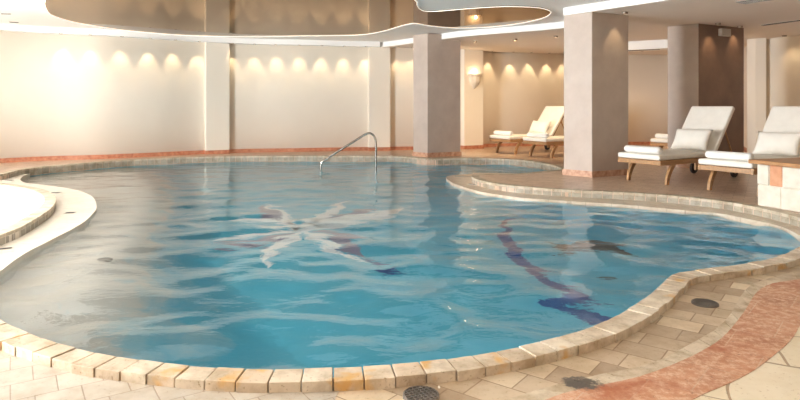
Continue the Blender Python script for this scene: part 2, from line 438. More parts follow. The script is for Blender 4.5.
# ------------------------------------------------------------------ the ground, decks and pool
near_px = [(-34, 288), (-22, 304), (0, 319), (25, 331), (50, 341), (100, 353), (150, 360.5), (200, 366), (275, 369), (350, 366.5), (400, 363.5), (450, 358.5), (500, 350), (550, 339), (600, 323.5), (642, 300), (660, 285), (674, 273.5), (700, 269), (740, 264), (775, 257), (800, 246.5), (818, 238)]
near = smooth([P(x, y, -.05) for x, y in near_px], 8)
ZN, ZL = -.095, -.09
slab('floor', [V2(p.x, p.y-.0) for p in near]+[V2(4.3, 5.6), V2(10.6, 5.6), V2(14, -4), V2(-9.2, -4), V2(-9.2, 3.9)], ZN, [M['tile'], M['basin']])
struct(obj('floor_coping', stone_row(near, .13, -.3, -.05, .128, -1, .006, .006), M['coping'], bevel=.003))
# pale pavers at the bottom left
g = lambda l, z=ZN+.003: smooth([P(x, y, z) for x, y in l], 8)
lp1 = g([(-120, 318), (-60, 336), (0, 352), (52, 366), (91, 374), (136, 381), (175, 385), (225, 388), (290, 390), (340, 389)])
lp2 = [V2(1.0, 2.05), V2(-.3, 1.6), V2(-3, 1.6), V2(-6, 2.4)]
bm = bmesh.new(); prism(bm, [V2(-.32, 2.1)]+list(reversed(lp1))+[V2(-8, 2.5), V2(-8, 0), V2(-.32, 0)], ZN-.02, ZN+.002)
struct(obj('floor_pale', bm, M['tileL']))
# border, red band and cream slabs at the right
b_in = [(470, 412), (520, 395), (560, 383.5), (600, 374), (628, 369.5), (660, 360), (688, 345), (716, 329), (732, 312), (740, 297), (752, 284), (772, 277.5), (800, 270), (860, 258), (960, 246)]
b_mid = [(505, 417), (545, 400), (575, 390), (600, 385), (630, 379), (662, 369), (700, 352), (724, 336), (744, 312), (756, 293), (768, 285), (780, 282), (800, 279), (860, 268), (960, 254)]
b_out = [(620, 432), (660, 414), (692, 400), (707, 392.5), (730, 383), (752, 371.5), (768, 360), (784, 347), (794, 336), (801, 324), (812, 313), (830, 304), (860, 296), (910, 284), (1000, 266)]
A, B, C_ = (even(g(l), 60) for l in (b_in, b_mid, b_out))
bm = bmesh.new()
prev = 0; k = 0
while k < 59:
    k2 = min(59, k+2)
    mA, mB = A[k].lerp(A[k2], .03), B[k].lerp(B[k2], .03)
    q = [mA, A[k2], B[k2], mB]; hexa(bm, [Vector((v.x, v.y, ZN-.01)) for v in q]+[Vector((v.x, v.y, ZN+.003)) for v in q]); k = k2
struct(obj('floor_border', bm, M['border']))
bm = bmesh.new(); ribbon(bm, B, C_, ZN+.004); struct(obj('floor_band', bm, M['red']))
bm = bmesh.new(); prism(bm, list(C_)+[V2(12, 4.5), V2(13, -2), V2(.3, -2), V2(.3, 1.5)], ZN-.012, ZN+.002); struct(obj('floor_slabs', bm, M['slab']))

# left ledge and raised deck
ll = [(-34, 290), (-15, 280), (1.6, 270), (14, 260.5), (29, 251), (44, 243.5), (58.5, 236), (74, 228), (84.5, 221.5), (92, 214.5), (96.5, 207), (92.7, 197), (78, 190.5), (55, 186.2), (36, 184), (25, 182.5), (20.5, 179.5), (24, 176), (36, 172), (65, 168), (97.5, 163.8), (110, 162), (122, 161)]
llw = smooth([P(x, y, ZL) for x, y in ll], 6)
slab('floor_ledge', llw+[V2(-6.2, 13.2), V2(-9.3, 11.2), V2(-9.3, 3.7)], ZL, [M['ledge'], M['sand']])
ld = [(-40, 251), (-20, 243), (0, 235), (19.5, 227.5), (39, 216.5), (52, 207), (56, 199), (52, 193.5), (42, 189.2), (26, 186), (0, 183), (-40, 180.5), (-80, 180)]
ldw = smooth([P(x, y, 0) for x, y in ld], 6)
slab('floor_left', ldw+[V2(-9.25, 9.0), V2(-9.25, 4.5)], 0, [M['leftdeck'], M['lip']], -.2)
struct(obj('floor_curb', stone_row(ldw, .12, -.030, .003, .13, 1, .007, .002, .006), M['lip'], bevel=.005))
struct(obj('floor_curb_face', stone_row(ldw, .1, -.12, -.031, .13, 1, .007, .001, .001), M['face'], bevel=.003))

# island ledge
il = [(474, 173.6), (460, 174.6), (449, 175.6), (446, 177.5), (449, 180.5), (455, 183.8), (477.5, 191), (515, 197), (552, 200), (590, 202.3), (620, 204.4), (650, 207), (685, 210.3), (720, 213.6), (740, 217.3), (775, 225), (792, 231.3), (802, 237.5), (812, 243)]
ilw = smooth([P(x, y, ZL) for x, y in il], 6)
slab('floor_ledge_island', ilw+[V2(4.2, 5.0), V2(10.8, 5.0), V2(10.2, 6.8), V2(5, 9), V2(2, 10.6), V2(1.3, 10.7)], ZL, [M['ledgeR'], M['basin']])
fd = [(-100, 184), (-40, 178.5), (0, 174.5), (20, 169.8), (40, 167.2), (65, 165), (97, 162.3), (120, 160.5), (150, 158.9), (200, 157), (250, 156.2), (300, 156), (350, 156.1), (400, 156.6), (427, 158.7), (460, 158.3), (490, 158.5), (520, 160), (545, 163.5), (558, 167), (560.5, 169.3), (540, 171.6), (515, 173.8), (490, 174.2), (474, 174.8), (472, 176.8), (478, 179.8), (490, 182.6), (502, 184.6), (520, 186.5), (560, 189.5), (600, 191.5), (640, 193.5), (680, 196.5), (720, 201), (750, 206), (775, 211.5), (800, 218), (830, 228)]
fdw = smooth([P(x, y, 0) for x, y in fd], 6)
slab('floor_deck', fdw+[V2(10.6, 5.4), V2(8.4, 12.1), V2(8.1, 13.05), V2(8.9, 15), V2(9.5, 17.4), V2(4.4, 16.8), V2(1.75, 15.7), V2(-.2, 15), V2(-2.4, 14.6), V2(-4.5, 13.8), V2(-6.3, 12.6), V2(-7.8, 11.7), V2(-9, 9.5)], 0, [M['deck'], M['basin']])
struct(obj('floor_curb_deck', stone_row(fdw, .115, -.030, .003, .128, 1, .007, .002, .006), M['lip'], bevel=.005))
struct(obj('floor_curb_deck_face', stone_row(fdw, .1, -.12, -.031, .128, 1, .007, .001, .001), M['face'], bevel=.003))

# pale shallow shelf under the water along the left ledge
m_, nt, b = newmat('sand_to_blue_mosaic'); M['fade'] = m_
tc_ = N(nt, 'ShaderNodeTexCoord'); sx_ = N(nt, 'ShaderNodeSeparateXYZ'); nt.links.new(tc_.outputs['Object'], sx_.inputs[0])
ad = N(nt, 'ShaderNodeMath'); ad.operation = 'MULTIPLY_ADD'; ad.inputs[1].default_value = .95
nt.links.new(noise(nt, coords(nt), 2.4, 4, .6), ad.inputs[0]); nt.links.new(sx_.outputs['Z'], ad.inputs[2])
mr = N(nt, 'ShaderNodeMapRange'); mr.inputs[1].default_value = -.55; mr.inputs[2].default_value = .0; nt.links.new(ad.outputs[0], mr.inputs[0])
nt.links.new(ramp(nt, mr.outputs[0], [(.0, (.10, .47, .62)), (.45, (.34, .56, .62)), (.85, (.72, .65, .57))]), b.inputs['Base Color']); b.inputs['Roughness'].default_value = .5
sh = smooth([PW(x, y, .28) for x, y in [(108, 163.5), (128, 168), (142, 182), (140, 203), (128, 222), (112, 240), (95, 258), (74, 276), (50, 294), (25, 312), (0, 324), (-25, 332)]], 6)
ZS = ZW-.28
bm = bmesh.new(); prism(bm, sh+[V2(-2.6, 3.0), V2(-5, 3.2), V2(-8.6, 4.2), V2(-8.6, 10.0), V2(-6.7, 12.6)], -1.29, ZS)
ns_ = normals(sh)
sg = 1 if ns_[30].x > 0 else -1
obj_top = bm; bm2 = bmesh.new(); NR = 14
wid = [.95+1.3*max(0, k/len(sh)-.42)/.58 for k in range(len(sh))]
rings = []
for r in range(NR+1):
    t = r/NR; e = t*t*(3-2*t)
    rings.append([bm2.verts.new((p.x+n.x*sg*w_*t, p.y+n.y*sg*w_*t, ZS+(ZW-DEPTH-.004-ZS)*e)) for p, n, w_ in zip(sh, ns_, wid)])
for a, c in zip(rings, rings[1:]):
    for k in range(len(sh)-1): bm2.faces.new((a[k], a[k+1], c[k+1], c[k]))
struct(obj('floor_shelf_slope', bm2, M['fade'], smooth=True))
struct(obj('floor_shelf', bm, M['sand']))
c_ = PW(104, 259, .28); fit = empty('pool_fitting', c_)
bm = bmesh.new(); lathe(bm, [(.055, 0), (.055, .008), (.04, .012), (.03, .006)], 20); obj('collar', bm, M['iron'], fit)
bm = bmesh.new(); lathe(bm, [(.001, .002), (.03, .002), (.03, .005), (.001, .005)], 16); obj('opening', bm, M['dark'], fit)
tag(fit, 'small dark round fitting under the shallow water near the left ledge', 'pool fitting')
# pool floor, its pictures, and the water
bm = bmesh.new(); box(bm, -11, 6.5, 2, 15, ZW-DEPTH-.2, ZW-DEPTH); struct(obj('floor_pool', bm, M['basin']))
def mosaic(polys, name, label, parts):
    o = empty(name, polys[0][1][0])
    for (pname, pts, mat, z) in parts: pass
    return o
def poly_part(name, pxs, mat, parent, org, dz):
    pts = [PW(x, y)-org for x, y in pxs]
    if sum((a.x*c.y-c.x*a.y) for a, c in zip(pts, pts[1:]+pts[:1])) < 0: pts.reverse()
    bm = bmesh.new(); prism(bm, pts, dz-.004, dz); return obj(name, bm, mat, parent)
org = PW(307, 228)
st = empty('pool_mosaic', org)
for arm in ([(303, 224), (285, 212), (264, 200), (272, 209), (297, 227)], [(303, 222), (330, 208), (347, 200), (338, 211), (316, 224)], [(312, 222), (350, 214), (402, 207), (398, 214), (375, 220), (345, 224), (314, 229)],
            [(311, 230), (330, 240), (352, 255), (368, 263), (348, 259), (325, 248), (304, 236)], [(303, 230), (300, 240), (280, 251), (260, 268), (263, 253), (278, 242), (296, 232)], [(300, 231), (262, 234), (232, 237), (196, 244), (220, 235), (255, 229), (300, 226)],
            [(302, 228), (270, 222), (225, 219), (200, 221), (240, 215), (275, 216), (303, 224)]):
    poly_part('arm', arm, M['white_mosaic'], st, org, .012)
poly_part('centre', [(296, 226), (303, 222.5), (312, 222), (317, 226), (313, 230.5), (302, 231.5)], M['white_mosaic'], st, org, .013)
for pt in ([(284, 214), (262, 203), (263, 212), (266, 222), (300, 224)], [(318, 224), (345, 218), (378, 208), (360, 208), (330, 216)], [(300, 232), (270, 236), (225, 241), (200, 247), (230, 248), (275, 242), (298, 237)], [(316, 230), (350, 232), (358, 240), (365, 256), (342, 246)]):
    poly_part('petal', pt, M['purple_mosaic'], st, org, .008)
for pt in ([(281, 240), (300, 236), (299, 240), (285, 242)], [(322, 242), (338, 241), (340, 245), (328, 246)], [(316, 226), (345, 225), (330, 228)], [(358, 256), (384, 262), (402, 268), (380, 268)], [(260, 246), (278, 245), (270, 248)]):
    poly_part('accent', pt, M['navy_mosaic'], st, org, .006)
tag(st, 'white and purple star-shaped mosaic on the pool floor', 'mosaic')
org = PW(520, 262)
bl = [(505, 217), (501, 233), (503, 243), (510, 256), (519, 266), (536, 281), (556, 296), (580, 312), (605, 330)]
br_ = [(514, 217), (509, 233), (519, 244), (527, 256), (537, 267), (554, 281), (576, 294), (600, 305), (630, 318)]
ba, bb = smooth([PW(*p)-org for p in bl], 5), smooth([PW(*p)-org for p in br_], 5)
bm = bmesh.new(); ribbon(bm, ba, bb, .011)
tag(obj('pool_stripe', bm, M['navy_mosaic']), 'curved navy blue mosaic stripe on the pool floor', 'mosaic').location = org
org = PW(600, 252)
o = poly_part('mosaic_figure', [(546, 243), (560, 246), (566, 243), (574, 246), (576, 241), (590, 238), (600, 239), (614, 243), (626, 249), (632, 252), (620, 253), (600, 253), (580, 252), (570, 254), (560, 252)], M['grey_mosaic'], None, org, .010)
o.location = org; tag(o, 'dark grey mosaic shape on the pool floor near the right corner', 'mosaic')
org = PW(607, 277)
o = poly_part('mosaic_figure', [(594, 277), (603, 274), (613, 275.5), (622, 279), (610, 279.5), (600, 279)], M['grey_mosaic'], None, org, .010)
o.location = org; tag(o, 'small dark mosaic spot on the pool floor, the nearer one by the right corner', 'mosaic')
# water surface
x0, x1, y0, y1, st_ = -8.0, 5.0, 2.1, 13.9, .03
nx, ny = int((x1-x0)/st_), int((y1-y0)/st_)
X, Y = np.meshgrid(np.linspace(x0, x1, nx), np.linspace(y0, y1, ny))
Z = np.zeros_like(X); rg = np.random.RandomState(3)
for k in range(60):
    lam = .22*(5.5**rg.rand()); th = rg.normal(1.35, .75); ph = rg.rand()*6.283
    kx, ky = 2*math.pi/lam*math.cos(th), 2*math.pi/lam*math.sin(th)
    Z += .029*(lam/6.283)*np.sin(kx*X+ky*Y+ph+.9*np.sin(.7*X+ph)+.8*np.sin(.9*Y+2*ph))
env = .75+.35*np.sin(.8*X+1.1)*np.sin(.6*Y+.4)
env = env*(.42+.58/(1+np.exp((Y-6.6)/.9)))*(.62+.38/(1+np.exp((-X-3.0)/.5)))
Z = ZW-.024+.021*np.tanh(Z*env/.021)
me = bpy.data.meshes.new('pool_water')
co = np.stack([X, Y, Z], -1).reshape(-1, 3).astype(np.float32)
idx = np.arange(nx*ny).reshape(ny, nx)
cxm, cym = X[:-1, :-1], Y[:-1, :-1]
keep = ((cym < 13.45) & (cym < 9.3+(cxm+8)*1.25)).ravel()
fa = np.stack([idx[:-1, :-1], idx[:-1, 1:], idx[1:, 1:], idx[1:, :-1]], -1).reshape(-1, 4).astype(np.int32)[keep]
me.vertices.add(len(co)); me.vertices.foreach_set('co', co.ravel())
me.loops.add(fa.size); me.loops.foreach_set('vertex_index', fa.ravel())
me.polygons.add(len(fa)); me.polygons.foreach_set('loop_start', np.arange(0, fa.size, 4, dtype=np.int32))
me.update(); me.validate(); me.shade_smooth(); me.materials.append(M['water'])
wo = bpy.data.objects.new('pool_water', me); COL.objects.link(wo)
tag(wo, 'rippling clear blue water filling the curved pool', 'water', None, 'stuff')

# ------------------------------------------------------------------ handrail
hr_o = P(376, 168, ZW)
pth = [P(376, 168, ZW)+Vector((0, 0, -.5)), P(376, 168, ZW)]
base = P(376, 168, ZW); lft = P(321, 167.6, ZW)
ax = (lft-base); L = ax.length; ax.normalize()
prof = [(0.0, -.5), (0.0, .0), (.0, .25), (0.0, .47), (.02, .58), (.07, .65), (.13, .672), (.20, .655), (.27, .615), (.5, .47), (.8, .285), (L-.1, .165), (L-.03, .12), (L-.002, .06), (L, 0), (L, -.5)]
pp = smooth([Vector((ax.x*s, ax.y*s, z)) for s, z in prof], 6)
hr = empty('pool_handrail', hr_o)
bm = bmesh.new(); tube(bm, pp, .021, 14); obj('rail', bm, M['steel'], hr, True)
tag(hr, 'bent polished steel handrail rising out of the water near the far edge', 'handrail')

# ------------------------------------------------------------------ loungers
ANG = math.atan2(.523, .852); U = Vector((.852, .523, 0)); WV = Vector((.523, -.852, 0))
HINGE, TOPS, TOPZ, HW = 1.33, 1.86, 1.06, .335
def lounger_proto():
    r = empty('sun_lounger', (0, 0, 0))
    bm = bmesh.new()
    for s in (-1, 1): box(bm, 0, 1.98, s*HW-.018, s*HW+.018, .275, .345)
    for x in (.018, .9, 1.95): box(bm, x-.018, x+.018, -HW+.018, HW-.018, .28, .34)
    for k in range(13): box(bm, .06+k*.098, .125+k*.098, -HW+.019, HW-.019, .325, .341)
    obj('frame', bm, M['teak'], r, bevel=.004)
    def sabre(s, x0, dirn):
        bm = bmesh.new(); prf = []
        for k in range(9):
            t = k/8; prf.append((x0+dirn*.17*(1-t**1.9), t*.30, .027+.022*t))
        vs = []
        for x, z, h in prf: vs.append([bm.verts.new((x+dx, s*(HW-.02)+dy, z)) for dx, dy in ((-h, -.026), (h, -.026), (h, .016), (-h, .016))])
        for a, c in zip(vs, vs[1:]):
            for k in range(4): bm.faces.new((a[k], a[(k+1) % 4], c[(k+1) % 4], c[k]))
        bm.faces.new(vs[0][::-1]); bm.faces.new(vs[-1]); return bm
    for s in (-1, 1): obj('leg', sabre(s, .36, -1), M['teak'], r, bevel=.005)
    for s in (-1, 1):
        bm = bmesh.new(); box(bm, 1.80, 1.87, s*(HW-.055)-.018, s*(HW-.055)+.018, .06, .30); obj('wheel_leg', bm, M['teak'], r, bevel=.005)
        bm = bmesh.new(); mt = Matrix.Translation((1.85, s*(HW-.005), .095)) @ Matrix.Rotation(math.pi/2, 4, 'X')
        lathe(bm, [(.06, -.018), (.088, -.018), (.095, -.010), (.095, .010), (.088, .018), (.06, .018)], 28, mt)
        wh = obj('wheel', bm, M['rubber'], r, True)
        bm = bmesh.new(); lathe(bm, [(.03, -.024), (.034, -.02), (.034, .02), (.03, .024)], 16, mt); obj('hub', bm, M['brass'], wh)
    dx, dz = TOPS-HINGE, TOPZ-.36; bl = math.hypot(dx, dz); ang = math.atan2(dz, dx)
    mt = Matrix.Translation((HINGE, 0, .35)) @ Matrix.Rotation(-ang, 4, 'Y')
    bm = bmesh.new()
    for s in (-1, 1): box(bm, 0, bl, s*(HW-.045)-.018, s*(HW-.045)+.018, -.05, -.002, mt)
    for k in range(8): box(bm, .04+k*.1, .105+k*.1, -HW+.06, HW-.06, -.03, -.01, mt)
    obj('back_frame', bm, M['teaky'], r, bevel=.003)
    for s in (-1, 1):
        bm = bmesh.new(); a = mt @ Vector((bl*.62, s*(HW-.075), -.05)); c = Vector((1.93, s*(HW-.075), .33))
        tube(bm, [a, c], .013, 8); obj('prop', bm, M['teak'], r)
    # mattress: one bent pad
    bm = bmesh.new(); th = .075; d = Vector((math.cos(ang), 0, math.sin(ang))); nn = Vector((-d.z, 0, d.x))
    path = [Vector((-.015, 0, .347)), Vector((.35, 0, .347)), Vector((.75, 0, .347)), Vector((1.1, 0, .347)), Vector((HINGE-.06, 0, .347))]
    ups = [Vector((0, 0, 1))]*5
    for t in (.05, .3, .55, .8, bl+.01): path.append(Vector((HINGE, 0, .352))+d*t); ups.append(nn)
    rows = [[bm.verts.new(p+Vector((0, s*(HW+.012), 0))+u*h) for s, h in ((-1, 0), (1, 0), (1, th), (-1, th))] for p, u in zip(path, ups)]
    for a, c in zip(rows, rows[1:]):
        for k in range(4): bm.faces.new((a[k], a[(k+1) % 4], c[(k+1) % 4], c[k]))
    bm.faces.new(rows[0][::-1]); bm.faces.new(rows[-1])
    m = obj('mattress', bm, M['canvas'], r, True, .024, 3); m['label'] = 'cream canvas mattress'
    return r, ang, d, nn
proto, BANG, BD, BN = lounger_proto()
def pillow_mesh():
    bm = bmesh.new(); n = 14; g_ = {}
    W, H, T = .30, .175, .075
    for sgn in (1, -1):
        for i in range(n+1):
            for j in range(n+1):
                u, v = 2*i/n-1, 2*j/n-1
                e = (1-abs(u)**2.4)*(1-abs(v)**2.4)
                t = T*max(0, e)**.45
                k = 1-.07*(1-abs(v)**2)*abs(u)**3; k2 = 1-.07*(1-abs(u)**2)*abs(v)**3
                edge = i in (0, n) or j in (0, n)
                key = (i, j, 0 if edge else sgn)
                if key not in g_: g_[key] = bm.verts.new((sgn*t if not edge else 0, u*W*k, v*H*k2))
        for i in range(n):
            for j in range(n):
                q = [g_.get((a, c, 0), g_.get((a, c, sgn))) for a, c in ((i, j), (i+1, j), (i+1, j+1), (i, j+1))]
                bm.faces.new(q if sgn > 0 else q[::-1])
    return bm
pm = obj('pillow', pillow_mesh(), M['canvas'], None, True)
def towel_mesh(r=.052, half=.285):
    bm = bmesh.new(); seg = 28; secs = []
    for y, k in ((-half, .80), (-half+.012, .95), (-half+.03, 1), (0, 1.02), (half-.03, 1), (half-.012, .95), (half, .80)):
        ring = []
        for q in range(seg):
            a = 2*math.pi*q/seg
            rr = r*k*(1+.03*math.sin(3*a+y*9))*(1.06 if .2 < a < .6 else 1)
            ring.append(bm.verts.new((rr*1.18*math.cos(a), y, r*.96+rr*.96*math.sin(a))))
        secs.append(ring)
    for a, c in zip(secs, secs[1:]):
        for q in range(seg): bm.faces.new((a[q], a[(q+1) % seg], c[(q+1) % seg], c[q]))
    bm.faces.new(secs[0][::-1]); bm.faces.new(secs[-1])
    # the rolled spiral showing at both ends
    for s in (-1, 1):
        pth = []
        for q in range(40):
            a = q*.42; rr = r*.12+r*.62*q/39
            pth.append(Vector((rr*1.15*math.cos(a), s*(half+.001), r*.96+rr*.95*math.sin(a))))
        tube(bm, pth, .0045, 5)
    return bm
tm = obj('rolled_towel', towel_mesh(), M['towel'], None, True)
used = {'l': False, 'p': False, 't': False}
LG, PG, TG = 'teak sun loungers', 'lounger pillows', 'rolled towels on loungers'
def place_lounger(foot, label, plabel, tlabel, pil=True, tow=True):
    o = proto if not used['l'] else copy_tree(proto); used['l'] = True
    o.location = foot; o.rotation_euler = (0, 0, ANG); tag(o, label, 'sun lounger', LG)
    R = Matrix.Translation(foot) @ Matrix.Rotation(ANG, 4, 'Z')
    if pil:
        p = pm if not used['p'] else pm.copy()
        if used['p']: COL.objects.link(p)
        used['p'] = True
        tilt = math.radians(62)
        c = Vector((HINGE-.10, -.02, .425+.168))
        p.matrix_world = R @ Matrix.Translation(c) @ Matrix.Rotation(math.pi/2-tilt, 4, 'Y')
        tag(p, plabel, 'pillow', PG)
    if tow:
        t = tm if not used['t'] else tm.copy()
        if used['t']: COL.objects.link(t)
        used['t'] = True
        t.matrix_world = R @ Matrix.Translation((.125, .015, .4245)) ; tag(t, tlabel, 'towel', TG)
footA = V2(3.393, 8.545)
place_lounger(footA, 'front teak sun lounger, whole in view, with cream mattress on two curved legs', 'plump cream pillow leaning on the front lounger seen whole', 'white rolled towel on the foot of the front lounger seen whole')
footB = footA+WV*1.25
place_lounger(footB, 'teak sun lounger partly hidden behind the low stone wall at the right edge', 'cream pillow on the lounger behind the low stone wall', 'white rolled towel on the lounger beside the stone wall')
farC = P(496.7, 152.6); cC = farC+WV*.33
footC = cC-U*.2
place_lounger(footC, 'far teak sun lounger left of the pillar, its raised back seen against the tan wall', 'cream pillow on the far lounger seen against the tan wall', 'white rolled towel on the leftmost far lounger')
footD = footC+WV*1.12
place_lounger(footD, 'far teak sun lounger whose raised back is hidden by the pillar', 'pillow on the far lounger hidden by the pillar', 'white rolled towel on the far lounger half hidden by the pillar', pil=False)
place_lounger(V2(5.42, 12.25), 'teak sun lounger mostly hidden behind the dark brown pillar', '', 'white rolled towel on the lounger behind the dark brown pillar', pil=False)

# ------------------------------------------------------------------ low stone wall with timber top
lw0 = V2(3.95, 6.64); fv = Vector((.32, -.947, 0)); bv = Vector((.947, .32, 0))
lw = empty('low_wall', lw0)
mt = Matrix(((fv.x, bv.x, 0, 0), (fv.y, bv.y, 0, 0), (0, 0, 1, 0), (0, 0, 0, 1)))
bm = bmesh.new()
def blk(bm, a, c, z0, z1, y0=0.0, y1=.3): box(bm, a+.004, c-.004, y0+random.uniform(-.004, .004), y1, z0+.003, z1-.003, mt)
for a, c in ((0, .148), (.30, .62), (.62, 1.0)): blk(bm, a, c, .235, .46)
for a, c in ((0, .285), (.285, .66), (.66, 1.0)): blk(bm, a, c, 0, .235)
for y0, y1 in ((.3, .7), (.7, 1.1)): box(bm, .004, .3, y0+.004, y1, .237, .457, mt); box(bm, .003, .3, y0+.004, y1, .003, .232, mt)
box(bm, .012, .99, .012, .28, .0, .455, mt)
o = obj('stone_block', bm, M['limestone'], lw, bevel=.009, seg=2)
bm = bmesh.new(); blk(bm, .148, .30, .235, .46); o = obj('red_block', bm, M['redstone'], lw, bevel=.009); o['label'] = 'red sandstone block'
bm = bmesh.new(); box(bm, -.07, 1.0, -.05, 1.2, .462, .505, mt); o = obj('countertop', bm, M['counter'], lw, bevel=.008); o['label'] = 'brown timber slab on top'
tag(lw, 'low cream limestone wall with one red block and a timber top at the right edge', 'low wall')

# ------------------------------------------------------------------ floor drains and slots
def drain(c, r, label, rz=0.0):
    o = empty('floor_drain', c, rz)
    bm = bmesh.new(); lathe(bm, [(r*.9, 0), (r, 0), (r*.99, .010), (r*.9, .013), (r*.88, .008), (.001, .008)], 32); obj('rim', bm, M['iron'], o)
    bm = bmesh.new(); lim = r*.86; k = -lim
    while k < lim:
        h = math.sqrt(max(0, lim*lim-k*k))
        if h > .004:
            box(bm, k, k+r*.085, -h, h, .006, .0125); box(bm, -h, h, k, k+r*.085, .006, .0128)
        k += r*.24
    obj('grate', bm, M['iron'], o)
    tag(o, label, 'drain', 'round floor drains'); return o
drain(P(705, 304, ZN), .076, 'round cast iron floor drain on the tan pavers by the pool corner at right')
drain(P(421, 396.5, ZN), .076, 'round cast iron floor drain at the bottom edge of the paving, before the coping', .5)
def slot(px, py, ln, wd, rz, label):
    p = P(px, py, ZL)
    bm = bmesh.new(); box(bm, -ln/2, ln/2, -wd/2, wd/2, 0, .004)
    o = empty('overflow_drain', p, rz); obj('frame', bm, M['vent'], o)
    bm = bmesh.new(); box(bm, -ln/2+.012, ln/2-.012, -wd/2+.012, wd/2-.012, .0, .006); obj('slot', bm, M['dark'], o)
    tag(o, label, 'drain', 'overflow drains')
slot(70, 213, .11, .09, .2, 'small dark overflow drain on the left ledge near its rounded tip')
slot(55, 193, .14, .09, 0, 'small dark overflow drain on the left ledge behind the raised curb tip')
slot(8, 180.5, .13, .09, 0, 'small overflow drain on the left ledge farthest back by the far curb')
slot(5, 249, .12, .07, .5, 'overflow drain on the left ledge nearest the camera at the left edge')
slot(473, 184.5, .16, .08, -.6, 'dark overflow drain on the tip of the tiled island ledge')
slot(463, 176.6, .30, .05, 0, 'long dark overflow slot across the very end of the island ledge')

# ------------------------------------------------------------------ lights and fixtures
def area_spot(loc, energy, size, blend, radius=.02, col=(1, .74, .44), aim=(0, 0, -1)):
    l = bpy.data.lights.new('spot_beam', 'SPOT'); global LASTL; LASTL = l; l.energy = energy; l.spot_size = size; l.spot_blend = blend
    l.shadow_soft_size = radius if energy < 50 else .12; l.color = col
    o = bpy.data.objects.new('spot_beam', l); COL.objects.link(o); o.location = loc
    o.rotation_euler = Vector(aim).to_track_quat('-Z', 'Y').to_euler(); return o
def dl_meshes(r, h=.006):
    bm = bmesh.new(); lathe(bm, [(r*.62, 0), (r*.62, -h), (r*.9, -h), (r*1.02, 0)], 24); bm.faces.ensure_lookup_table(); bmesh.ops.delete(bm, geom=[f for f in bm.faces if len(f.verts) > 4], context='FACES_ONLY'); a = bm
    bm = bmesh.new(); lathe(bm, [(.001, -.002), (r*.6, -.002), (r*.6, -.0005), (.001, -.0005)], 20)
    return a, bm
dp = empty('downlight', (0, 0, 0)); a, c = dl_meshes(.045); obj('trim_ring', a, M['ring'], dp); obj('lamp_lens', c, M['lamp'], dp)
dq = empty('downlight', (0, 0, 0)); a, c = dl_meshes(.045, .03); obj('trim_ring', a, M['ring'], dq); obj('lamp_lens', c, M['lamp'], dq)
du = {}
def downlight(loc, label, group, energy, size=1.25, blend=.7, scale=1.0, aim=(0, 0, -1)):
    src = dp if scale < .8 else dq
    o = src if src.name not in du else copy_tree(src); du[src.name] = 1
    o.location = loc; o.scale = (scale,)*3; tag(o, label, 'downlight', group)
    area_spot(Vector(loc)+Vector((0, 0, -.012)), energy, size, blend, aim=aim)
ORD = ['first', 'second', 'third', 'fourth', 'fifth', 'sixth', 'seventh', 'eighth']
def wall_spot(px, label, en=11):
    i = min(range(1, len(WPf)-1), key=lambda i: abs((WPf[i].x/WPf[i].y*F+CX)-px))
    p = WPf[i]; t = WPf[i+1]-WPf[i-1]; t.z = 0; t.normalize(); n = Vector((t.y, -t.x, 0))
    q = p+n*.19
    aim = Vector((-n.x*.16, -n.y*.16, -1))
    downlight((q.x, q.y, ZB), label, 'wall-washing spotlights', en, .86, .3, .75, aim)
WPf = even(WP, 1400)
for k, px in enumerate((197, 173, 148, 120, 91, 62)): wall_spot(px, 'small wall-washing spotlight above the curved wall, %s to the left of the left pilaster' % ORD[k])
for k, px in enumerate((231, 254, 276, 299, 321, 343, 365)): wall_spot(px, 'small wall-washing spotlight above the curved wall, %s to the right of the left pilaster' % ORD[k])
for k, px in enumerate((397, 411)): wall_spot(px, 'small wall-washing spotlight between the middle pilaster and the far pillar, %s from the pilaster' % ORD[k])
for k, px in enumerate((488, 510, 528, 546, 562)): wall_spot(px, 'small wall-washing spotlight above the tan wall behind the far loungers, %s from the sconce' % ORD[k], 13)
G = 'recessed ceiling downlights'
def PC(px, py, z=ZB):
    d = F*(z-EYE)/(HY-py); return ((px-CX)*d/F, d, z)
downlight(PC(625, 12), 'recessed downlight at the top of the mauve pillar nearest the pool', G, 9, 1.2, .8, aim=(-.1, .25, -1))
downlight(PC(718, 23.2), 'recessed downlight over the left half of the dark brown pillar', G, 14, 1.2, .8, aim=(-.08, .22, -1))
downlight(PC(740, 26), 'recessed downlight over the right half of the dark brown pillar', G, 10, 1.2, .8, aim=(-.08, .22, -1))
for px, py, w_ in ((475, 41, 'left'), (515, 39, 'middle'), (556, 36, 'right')):
    downlight(PC(px, py), 'recessed dark downlight in the warm ceiling before the far loungers, the %s of three' % w_, G, 140, 1.9, .9, aim=(.12, .75, -1))
for k, (x, y) in enumerate(((5.9, 6.6), (7.6, 7.6), (4.45, 12.3), (6.25, 12.1), (6.3, 15.6))):  # added out of view to warm the lower ceiling and back walls
    downlight((x, y, ZB), 'added unseen downlight in the lower ceiling, %s' % ('outside the top edge near the stone wall', 'outside the top edge near the right wall', 'behind the mauve pillar', 'behind the dark pillar', 'behind the white beam')[k], G, (24, 32, 170, 50, 130)[k], 2.1, .9, aim=((0, 0, -1), (0, 0, -1), (.15, .7, -1), (.1, .2, -1), (0, 0, -1))[k])
downlight((7.88, 12.3, ZB), 'recessed downlight close to the right-hand wall', G, 9, 1.3, .7, aim=(.25, .1, -1))

